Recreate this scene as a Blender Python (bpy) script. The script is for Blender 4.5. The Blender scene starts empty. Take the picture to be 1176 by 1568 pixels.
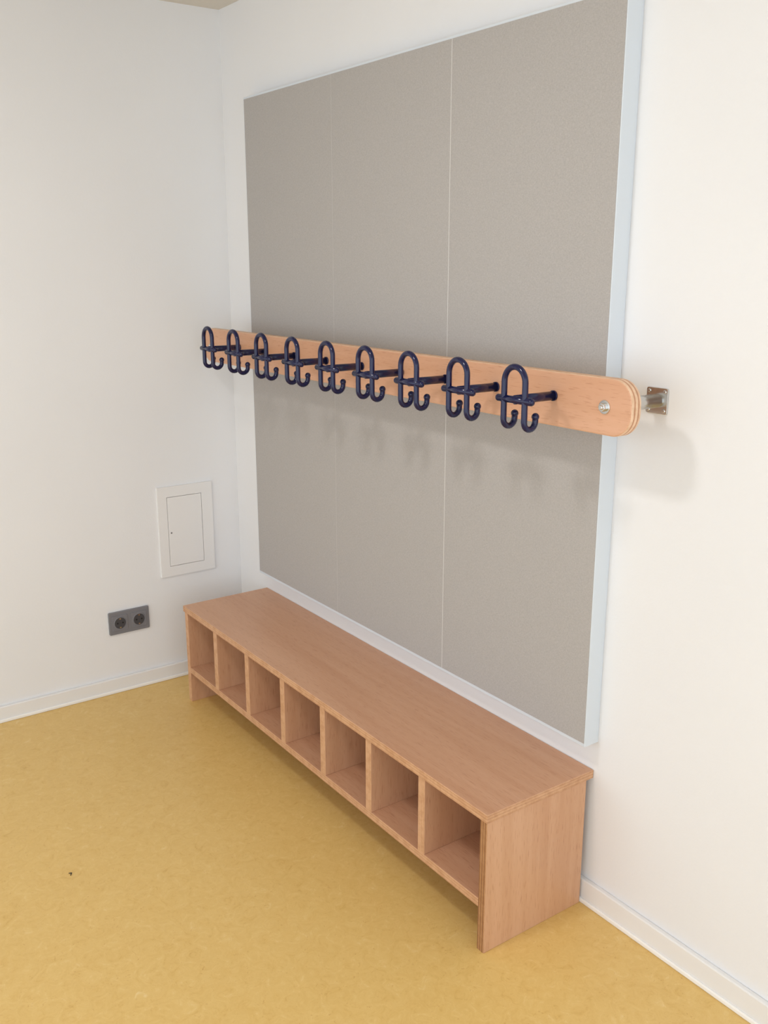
import bpy, bmesh, math
from mathutils import Vector, Matrix
scene=bpy.context.scene
scene.view_settings.view_transform='Standard'
scene.view_settings.look='None'
scene.view_settings.exposure=0.0

def s2l(c):
    return tuple(((v/255)/12.92 if v/255<=0.04045 else ((v/255+0.055)/1.055)**2.4) for v in c)+(1,)

# ---------------- materials ----------------
def base(name,rough=0.5,metal=0.0,col=None,spec=None):
    m=bpy.data.materials.new(name); m.use_nodes=True
    nt=m.node_tree; b=nt.nodes['Principled BSDF']
    b.inputs['Roughness'].default_value=rough
    b.inputs['Metallic'].default_value=metal
    if spec is not None: b.inputs['Specular IOR Level'].default_value=spec
    if col: b.inputs['Base Color'].default_value=s2l(col)
    return m,nt,b
def N(nt,t,**k):
    n=nt.nodes.new(t)
    for a,v in k.items(): setattr(n,a,v)
    return n
def coords(nt,scale):
    tc=N(nt,'ShaderNodeTexCoord'); mp=N(nt,'ShaderNodeMapping')
    mp.inputs['Scale'].default_value=scale
    nt.links.new(tc.outputs['Object'],mp.inputs['Vector'])
    return mp.outputs['Vector']
def noise(nt,vec,scale,detail=4,rough=0.6,dist=0):
    n=N(nt,'ShaderNodeTexNoise')
    n.inputs['Scale'].default_value=scale; n.inputs['Detail'].default_value=detail
    n.inputs['Roughness'].default_value=rough; n.inputs['Distortion'].default_value=dist
    nt.links.new(vec,n.inputs['Vector']); return n.outputs['Fac']
def ramp(nt,fac,stops):
    r=N(nt,'ShaderNodeValToRGB'); e=r.color_ramp.elements
    while len(e)<len(stops): e.new(0.5)
    for el,(p,c) in zip(e,stops): el.position=p; el.color=s2l(c)
    nt.links.new(fac,r.inputs['Fac']); return r.outputs['Color']
def mix(nt,a,b,fac,mode='MIX'):
    m=N(nt,'ShaderNodeMix',data_type='RGBA',blend_type=mode)
    m.inputs[0].default_value=fac
    nt.links.new(a,m.inputs[6]); nt.links.new(b,m.inputs[7]); return m.outputs[2]
def bump(nt,b,fac,strength,dist=0.001):
    n=N(nt,'ShaderNodeBump'); n.inputs['Strength'].default_value=strength; n.inputs['Distance'].default_value=dist
    nt.links.new(fac,n.inputs['Height']); nt.links.new(n.outputs['Normal'],b.inputs['Normal'])

def wall_mat(name,c1,c2):
    m,nt,b=base(name,0.85,spec=0.2)
    v=coords(nt,(1,1,1))
    col=ramp(nt,noise(nt,v,1.3,2),[(0.3,c1),(0.7,c2)])
    nt.links.new(col,b.inputs['Base Color'])
    bump(nt,b,noise(nt,v,160,3),0.25,0.0012)
    return m
M_wall=wall_mat('wall_paint',(230,230,231),(234,234,235))
M_ceil=wall_mat('ceiling_paint',(216,210,200),(220,214,204))
M_trim,_,_=base('trim_white',0.45,col=(232,231,230))
M_caulk,_,_=base('trim_caulk',0.4,col=(243,241,237))

M_floor,nt,b=base('linoleum',0.36,spec=0.35)
v=coords(nt,(1,1,1))
big=ramp(nt,noise(nt,v,2.5,3),[(0.3,(218,183,112)),(0.7,(225,191,122))])
mid=ramp(nt,noise(nt,v,34,7,0.74,1.2),[(0.28,(202,158,84)),(0.41,(217,180,108)),(0.60,(224,190,120)),(0.74,(233,209,154))])
c=mix(nt,big,mid,0.75)
spk=ramp(nt,noise(nt,coords(nt,(1,1.0,1)),85,3,0.6,2.2),[(0.27,(204,154,84)),(0.37,(255,255,255))])
c=mix(nt,c,spk,0.40,'MULTIPLY')
lsp=ramp(nt,noise(nt,coords(nt,(1,1.0,1)),60,3,0.6,1.5),[(0.64,(0,0,0)),(0.74,(60,54,40))])
c=mix(nt,c,lsp,0.5,'ADD')
nt.links.new(c,b.inputs['Base Color'])
bump(nt,b,noise(nt,v,60,2),0.06,0.001)

def wood(name,axis,light=(210,165,134),dark=(202,155,123),rough=0.40):
    m,nt,b=base(name,rough,spec=0.4)
    sc=[34,34,34]; sc[axis]=1.6
    v=coords(nt,tuple(sc))
    g=ramp(nt,noise(nt,v,1.0,4,0.55,0.4),[(0.32,dark),(0.68,light)])
    sc2=[420,420,420]; sc2[axis]=28
    f=ramp(nt,noise(nt,coords(nt,tuple(sc2)),1.0,2,0.5),[(0.30,(205,178,158)),(0.42,(255,255,255))])
    c=mix(nt,g,f,0.45,'MULTIPLY')
    sc3=[5,5,5]; sc3[axis]=0.5
    l=ramp(nt,noise(nt,coords(nt,tuple(sc3)),1.0,3,0.5,0.6),[(0.35,(243,235,228)),(0.65,(255,255,255))])
    c=mix(nt,c,l,0.7,'MULTIPLY')
    nt.links.new(c,b.inputs['Base Color'])
    return m
M_wx=wood('beech_x',0); M_wy=wood('beech_y',1); M_wz=wood('beech_z',2,(212,168,134),(204,158,123))
M_plank=wood('beech_plank',0,(216,169,139),(208,160,128),0.35)
def ply(name,axis,per,c1=(208,160,120),c2=(160,112,76)):
    m,nt,b=base(name,0.55)
    v=coords(nt,(1,1,1))
    sep=N(nt,'ShaderNodeSeparateXYZ'); nt.links.new(v,sep.inputs[0])
    mu=N(nt,'ShaderNodeMath',operation='MULTIPLY'); mu.inputs[1].default_value=1/per
    nt.links.new(sep.outputs[axis],mu.inputs[0])
    fr=N(nt,'ShaderNodeMath',operation='FRACT'); nt.links.new(mu.outputs[0],fr.inputs[0])
    c=ramp(nt,fr.outputs[0],[(0.0,c2),(0.25,c2),(0.42,c1),(0.9,c1),(1.0,c2)])
    n=ramp(nt,noise(nt,coords(nt,(60,60,60)),1,3),[(0.35,(225,210,195)),(0.6,(255,255,255))])
    nt.links.new(mix(nt,c,n,0.6,'MULTIPLY'),b.inputs['Base Color'])
    return m
M_plyx=ply('ply_edge_x',0,0.0075,(213,169,132),(204,158,120))
M_plyz=ply('ply_edge_z',2,0.0072,(211,167,130),(198,151,114))
M_plyy=ply('ply_edge_y',1,0.0105,(232,198,166),(194,142,108))
M_plyd=ply('ply_edge_dark',0,0.0075,(180,134,92),(146,102,68))

M_felt,nt,b=base('pinboard_fabric',0.95,spec=0.05)
v1=coords(nt,(700,700,200)); v2=coords(nt,(200,200,700))
a=ramp(nt,noise(nt,v1,1,2),[(0.3,(164,160,157)),(0.7,(185,181,178))])
bb=ramp(nt,noise(nt,v2,1,2),[(0.3,(164,160,157)),(0.7,(185,181,178))])
nt.links.new(mix(nt,a,bb,0.5),b.inputs['Base Color'])
bump(nt,b,noise(nt,v1,1,2),0.2,0.0006)
M_frame,_,_=base('frame_white',0.4,col=(213,220,227))
M_seam,_,_=base('seam_white',0.5,col=(214,213,210))
M_seam2,_,_=base('seam_grey',0.6,col=(187,184,181))
M_blue,_,_=base('navy_plastic',0.16,col=(13,17,62),spec=0.5)
M_chrome,_,_=base('brushed_steel',0.22,1.0,(215,215,213))
M_sock,_,_=base('socket_grey',0.4,col=(124,124,129))
M_sock2,_,_=base('socket_grey_dark',0.4,col=(70,70,74))
M_black,_,_=base('black_void',0.6,col=(14,14,16))
M_gap,_,_=base('gap_shadow_grey',0.8,col=(120,118,116))

# ---------------- mesh helpers ----------------
def add_box(bm,x0,x1,y0,y1,z0,z1,mi=0,face_mi=None):
    vs=[bm.verts.new(p) for p in ((x0,y0,z0),(x1,y0,z0),(x1,y1,z0),(x0,y1,z0),(x0,y0,z1),(x1,y0,z1),(x1,y1,z1),(x0,y1,z1))]
    fs={'-z':(0,3,2,1),'+z':(4,5,6,7),'-y':(0,1,5,4),'+x':(1,2,6,5),'+y':(2,3,7,6),'-x':(3,0,4,7)}
    for k,f in fs.items():
        fc=bm.faces.new([vs[i] for i in f]); fc.material_index=(face_mi or {}).get(k,mi)
def finish(name,bm,mats,parent=None,bevel=0,smooth=False,seg=2):
    me=bpy.data.meshes.new(name); bm.normal_update(); bm.to_mesh(me); bm.free()
    for m in mats: me.materials.append(m)
    ob=bpy.data.objects.new(name,me); scene.collection.objects.link(ob)
    if smooth:
        for p in me.polygons: p.use_smooth=True
    if bevel:
        md=ob.modifiers.new('bevel','BEVEL'); md.width=bevel; md.segments=seg; md.limit_method='ANGLE'; md.angle_limit=math.radians(40)
    if parent: ob.parent=parent
    return ob
def box(name,x0,x1,y0,y1,z0,z1,mats,parent=None,bevel=0,face_mi=None):
    bm=bmesh.new(); add_box(bm,x0,x1,y0,y1,z0,z1,0,face_mi)
    if not isinstance(mats,list): mats=[mats]
    return finish(name,bm,mats,parent,bevel)
def empty(name,loc=(0,0,0)):
    e=bpy.data.objects.new(name,None); e.empty_display_size=0.1; scene.collection.objects.link(e); return e
def tube(bm,pts,r,n=14,mi=0,cap=True):
    pts=[Vector(p) for p in pts]; rings=[]
    t=(pts[1]-pts[0]).normalized()
    u=t.orthogonal().normalized()
    for i,p in enumerate(pts):
        if i==0: tt=t
        elif i==len(pts)-1: tt=(pts[i]-pts[i-1]).normalized()
        else: tt=((pts[i+1]-p).normalized()+(p-pts[i-1]).normalized()).normalized()
        u=(u-tt*u.dot(tt)).normalized(); w=tt.cross(u)
        rr=r[i] if isinstance(r,(list,tuple)) else r
        rings.append([bm.verts.new(p+rr*(math.cos(2*math.pi*k/n)*u+math.sin(2*math.pi*k/n)*w)) for k in range(n)])
    for a,b2 in zip(rings,rings[1:]):
        for k in range(n):
            f=bm.faces.new((a[k],a[(k+1)%n],b2[(k+1)%n],b2[k])); f.material_index=mi; f.smooth=True
    if cap:
        f=bm.faces.new(list(reversed(rings[0]))); f.material_index=mi
        f=bm.faces.new(rings[-1]); f.material_index=mi
def ball(bm,c,r,mi=0):
    ret=bmesh.ops.create_uvsphere(bm,u_segments=14,v_segments=8,radius=r,matrix=Matrix.Translation(c))
    for v in ret['verts']:
        for f in v.link_faces: f.smooth=True; f.material_index=mi
def rounded_poly(w,h,r,seg=10):
    out=[]
    for cx,cy,a0 in ((w/2-r,h/2-r,0),(-w/2+r,h/2-r,90),(-w/2+r,-h/2+r,180),(w/2-r,-h/2+r,270)):
        for i in range(seg+1):
            a=math.radians(a0+90*i/seg); out.append((cx+r*math.cos(a),cy+r*math.sin(a)))
    return out
def extrude_poly(bm,pts,fn,d0,d1,mi_face=0,mi_side=0):
    A=[bm.verts.new(fn(p,d0)) for p in pts]; B=[bm.verts.new(fn(p,d1)) for p in pts]
    f1=bm.faces.new(A); f1.material_index=mi_face
    f2=bm.faces.new(list(reversed(B))); f2.material_index=mi_face
    for i in range(len(pts)):
        j=(i+1)%len(pts); f=bm.faces.new((A[j],A[i],B[i],B[j])); f.material_index=mi_side; f.smooth=True
    bmesh.ops.recalc_face_normals(bm,faces=bm.faces[:])

# ---------------- room ----------------
HC=2.289; XM=4.2; YM=-4.0
box('floor',-0.1,XM,YM,0.1,-0.1,0,M_floor)
box('wall_left',-0.1,0,YM,0.0,0,HC,M_wall)
box('wall_right',-0.1,XM,0,0.1,0,HC,M_wall)
box('ceiling',-0.1,XM,YM,0.1,HC,HC+0.1,M_ceil)
def baseboard(name,left):
    bm=bmesh.new()
    if left:
        add_box(bm,0,0.013,YM,0,0,0.055); add_box(bm,0.012,0.018,YM,-0.0,0,0.012,1)
    else:
        add_box(bm,0.0,XM,-0.013,0,0,0.062); add_box(bm,0.0,XM,-0.018,-0.012,0,0.012,1)
    return finish(name,bm,[M_trim,M_caulk],bevel=0.003)
baseboard('baseboard_left',True); baseboard('baseboard_right',False)

# ---------------- shoe bench ----------------
bench=empty('shoe_bench')
X0,X1,D,H=0.207,1.780,0.328,0.35
T=0.021; S0=0.107; S1=0.128
box('top_panel',X0,X1,-D,-0.001,H-T,H,[M_wx,M_plyz],bench,0.0015,{'-y':1,'+x':1,'-x':1})
xs0,xs1=X0+0.004,X1-0.004
ys0,ys1=-D+0.004,-0.019
box('end_panel_left',xs0,xs0+0.022,ys0,ys1,0,H-T,[M_wz,M_plyx],bench,0.001,{'-y':1})
box('end_panel_right',xs1-0.022,xs1,ys0,ys1,0,H-T,[M_wz,M_plyd],bench,0.001,{'-y':1})
box('shelf',xs0+0.022,xs1-0.022,ys0+0.001,ys1,S0,S1,[M_wx,M_plyz],bench,0.001,{'-y':1})
box('back_panel',xs0+0.022,xs1-0.022,ys1-0.010,ys1,S1,H-T,M_wx,bench)
pitch=(xs1-xs0-0.022)/7
for i in range(1,7):
    c=xs0+0.011+pitch*i
    box('divider_%d'%i,c-0.0125,c+0.0125,ys0+0.001,ys1-0.010,S1,H-T,[M_wz,M_plyx],bench,0.001,{'-y':1})

# ---------------- pinboard ----------------
pin=empty('pinboard')
PX0,PX1,PZ0,PZ1,PT=0.238,1.787,0.424,1.988,0.046
box('frame_body',PX0,PX1,-PT+0.001,0,PZ0,PZ1,M_frame,pin,0.001)
seams=[PX0+0.004,0.752,1.271,PX1-0.002]
for i in range(3):
    g=0.0011
    box('fabric_panel_%d'%(i+1),seams[i]+(g if i else 0),seams[i+1]-(g if i<2 else 0),-PT,-PT+0.0012,PZ0+0.009,PZ1-0.006,M_felt,pin)
for i in (1,2):
    box('seam_%d'%i,seams[i]-0.0011,seams[i]+0.0011,-PT+0.0002,-PT+0.0012,PZ0+0.009,PZ1-0.006,M_seam2 if i==1 else M_seam,pin)

# ---------------- coat rack ----------------
rack=empty('coat_rack')
RX0,RX1=0.10,1.950; ZC=1.221; HH=0.0547; YF=-0.1547; TH=0.028
bm=bmesh.new()
cxr=(RX0+RX1)/2
extrude_poly(bm,rounded_poly(RX1-RX0,2*HH,0.046,12),lambda p,d:(cxr+p[0],d,ZC+p[1]),YF,YF+TH,0,1)
finish('plank',bm,[M_plank,M_plyy],rack,0.003)
for k,xb in enumerate((0.172,1.885)):
    bm=bmesh.new()
    tube(bm,[(xb,YF+TH,ZC),(xb,-0.004,ZC)],0.0140,24)
    finish('standoff_%d'%(k+1),bm,[M_chrome],rack)
    bm=bmesh.new()
    extrude_poly(bm,rounded_poly(0.052,0.052,0.004,3),lambda p,d:(xb+p[0],d,ZC+p[1]),-0.004,0.0)
    for sx in (-1,1):
        for sz in (-1,1):
            tube(bm,[(xb+sx*0.019,-0.0035,ZC+sz*0.019),(xb+sx*0.019,-0.0062,ZC+sz*0.019)],[0.0042,0.003],12)
    finish('wall_plate_%d'%(k+1),bm,[M_chrome],rack,0.0006)
    bm=bmesh.new()
    tube(bm,[(xb,YF+0.0005,ZC),(xb,YF-0.0025,ZC)],0.0135,24)
    tube(bm,[(xb,YF-0.002,ZC),(xb,YF-0.010,ZC)],0.0085,6)
    tube(bm,[(xb,YF-0.009,ZC),(xb,YF-0.014,ZC)],[0.0055,0.004],14)
    finish('bolt_%d'%(k+1),bm,[M_chrome],rack,0.0006)
YH=YF-0.108
def hook(i,x):
    bm=bmesh.new(); w=0.0295; r=0.0062; zt=1.2985-r
    R=w; rj=0.0150
    zj=1.1715+rj
    def J(sx):
        l=[(x+sx*w,YH+2*rj,zj+0.008)]
        for a in range(0,11):
            t=math.pi*a/10
            l.append((x+sx*w,YH+rj+rj*math.cos(t),zj-rj*math.sin(t)))
        return l
    left=J(-1); right=J(1)
    arch=[]
    for a in range(0,17):
        t=math.pi-math.pi*a/16
        arch.append((x+R*math.cos(t),YH,zt-R+R*math.sin(t)))
    mids=[(x-w,YH,1.215),(x-w,YH,1.245)]
    midr=[(x+w,YH,1.245),(x+w,YH,1.215)]
    tube(bm,left+mids+arch+midr+list(reversed(right)),r,12)
    for sx in (-1,1): ball(bm,(x+sx*w,YH+2*rj,zj+0.009),0.0078)
    zb=1.228
    tube(bm,[(x-0.046,YH+0.001,zb),(x+0.046,YH+0.001,zb)],0.0074,14)
    ball(bm,(x-0.046,YH+0.001,zb),0.0074); ball(bm,(x+0.046,YH+0.001,zb),0.0074)
    tube(bm,[(x,YH+0.001,zb),(x,YF-0.003,zb)],0.0092,18)
    tube(bm,[(x,YF-0.004,zb),(x,YF,zb)],0.0108,18)
    finish('hook_%d'%i,bm,[M_blue],rack)
for i in range(9): hook(i+1,0.365+0.173*i)

# ---------------- access panel ----------------
acc=empty('access_panel')
oy0,oy1,oz0,oz1=-0.317,-0.108,0.392,0.722
iy0,iy1,iz0,iz1=-0.282,-0.152,0.430,0.683
bm=bmesh.new()
add_box(bm,0,0.008,oy0,iy0-0.0015,oz0,oz1); add_box(bm,0,0.008,iy1+0.0015,oy1,oz0,oz1)
add_box(bm,0,0.008,iy0-0.0015,iy1+0.0015,oz0,iz0-0.0015); add_box(bm,0,0.008,iy0-0.0015,iy1+0.0015,iz1+0.0015,oz1)
finish('frame',bm,[M_trim],acc)
box('door_gap',0.0,0.001,iy0-0.0015,iy1+0.0015,iz0-0.0015,iz1+0.0015,M_gap,acc)
box('door_leaf',0.001,0.0088,iy0,iy1,iz0,iz1,M_trim,acc,0.0006)
bm=bmesh.new(); tube(bm,[(0.0085,iy0+0.010,0.553),(0.0094,iy0+0.010,0.553)],0.0032,12)
finish('latch',bm,[M_gap],acc)

# ---------------- double socket ----------------
so=empty('double_power_socket')
sy0,sy1,sz0,sz1=-0.522,-0.375,0.217,0.300
cy=(sy0+sy1)/2; cz=(sz0+sz1)/2
bm=bmesh.new()
extrude_poly(bm,rounded_poly(sy1-sy0,sz1-sz0,0.004,4),lambda p,d:(d,cy+p[0],cz+p[1]),0.0,0.009)
finish('frame',bm,[M_sock],so,0.0015)
for k,yy in enumerate((cy-0.0345,cy+0.0345)):
    bm=bmesh.new()
    extrude_poly(bm,rounded_poly(0.056,0.056,0.003,3),lambda p,d:(d,yy+p[0],cz+p[1]),0.009,0.0115)
    finish('insert_%d'%(k+1),bm,[M_sock],so,0.0008)
    bm=bmesh.new(); n=28
    prof=[(0.0116,0.0235,0),(0.0134,0.0225,0),(0.0134,0.0205,0),(0.0119,0.0195,1),(0.0119,0.0001,1)]
    rings=[[bm.verts.new((X,yy+r*math.cos(2*math.pi*j/n),cz+r*math.sin(2*math.pi*j/n))) for j in range(n)] for X,r,_ in prof]
    for q in range(len(prof)-1):
        for j in range(n):
            f=bm.faces.new((rings[q][j],rings[q][(j+1)%n],rings[q+1][(j+1)%n],rings[q+1][j])); f.material_index=prof[q+1][2]
    for dy in (-0.0095,0.0095):
        tube(bm,[(0.0119,yy+dy,cz),(0.0125,yy+dy,cz)],0.003,10,2)
    for dz in (-0.016,0.016):
        add_box(bm,0.0119,0.0135,yy-0.003,yy+0.003,cz+dz-0.002,cz+dz+0.002,3)
    bmesh.ops.recalc_face_normals(bm,faces=bm.faces[:])
    finish('well_%d'%(k+1),bm,[M_sock,M_sock2,M_black,M_chrome],so)

# floor speck
bm=bmesh.new(); tube(bm,[(0.955,-0.985,0.001),(0.961,-0.980,0.0030),(0.967,-0.984,0.001)],[0.0008,0.0015,0.0008],8)
finish('floor_debris',bm,[M_black])

# ---------------- lights ----------------
w=bpy.data.worlds.new('World'); scene.world=w; w.use_nodes=True
w.node_tree.nodes['Background'].inputs[0].default_value=(0.875,0.94,1.0,1)
w.node_tree.nodes['Background'].inputs[1].default_value=2.02
def area(name,loc,target,sx,sy,power,col):
    l=bpy.data.lights.new(name,'AREA'); l.shape='RECTANGLE'; l.size=sx; l.size_y=sy; l.energy=power; l.color=col
    o=bpy.data.objects.new(name,l); scene.collection.objects.link(o); o.location=loc
    o.rotation_euler=(Vector(target)-Vector(loc)).to_track_quat('-Z','Y').to_euler(); return o
area('ceiling_lamp',(1.63,-1.35,2.26),(1.63,-1.30,0),0.20,0.20,10,(1,0.98,0.96))

# ---------------- camera ----------------
cd=bpy.data.cameras.new('camera'); cam=bpy.data.objects.new('camera',cd); scene.collection.objects.link(cam)
cam.location=(3.1177,-1.5456,1.4882); cam.rotation_euler=(1.3145,0,0.9541)
cd.sensor_fit='VERTICAL'; cd.sensor_height=24; cd.lens=1458.25/1568*24; cd.clip_start=0.02
scene.camera=cam
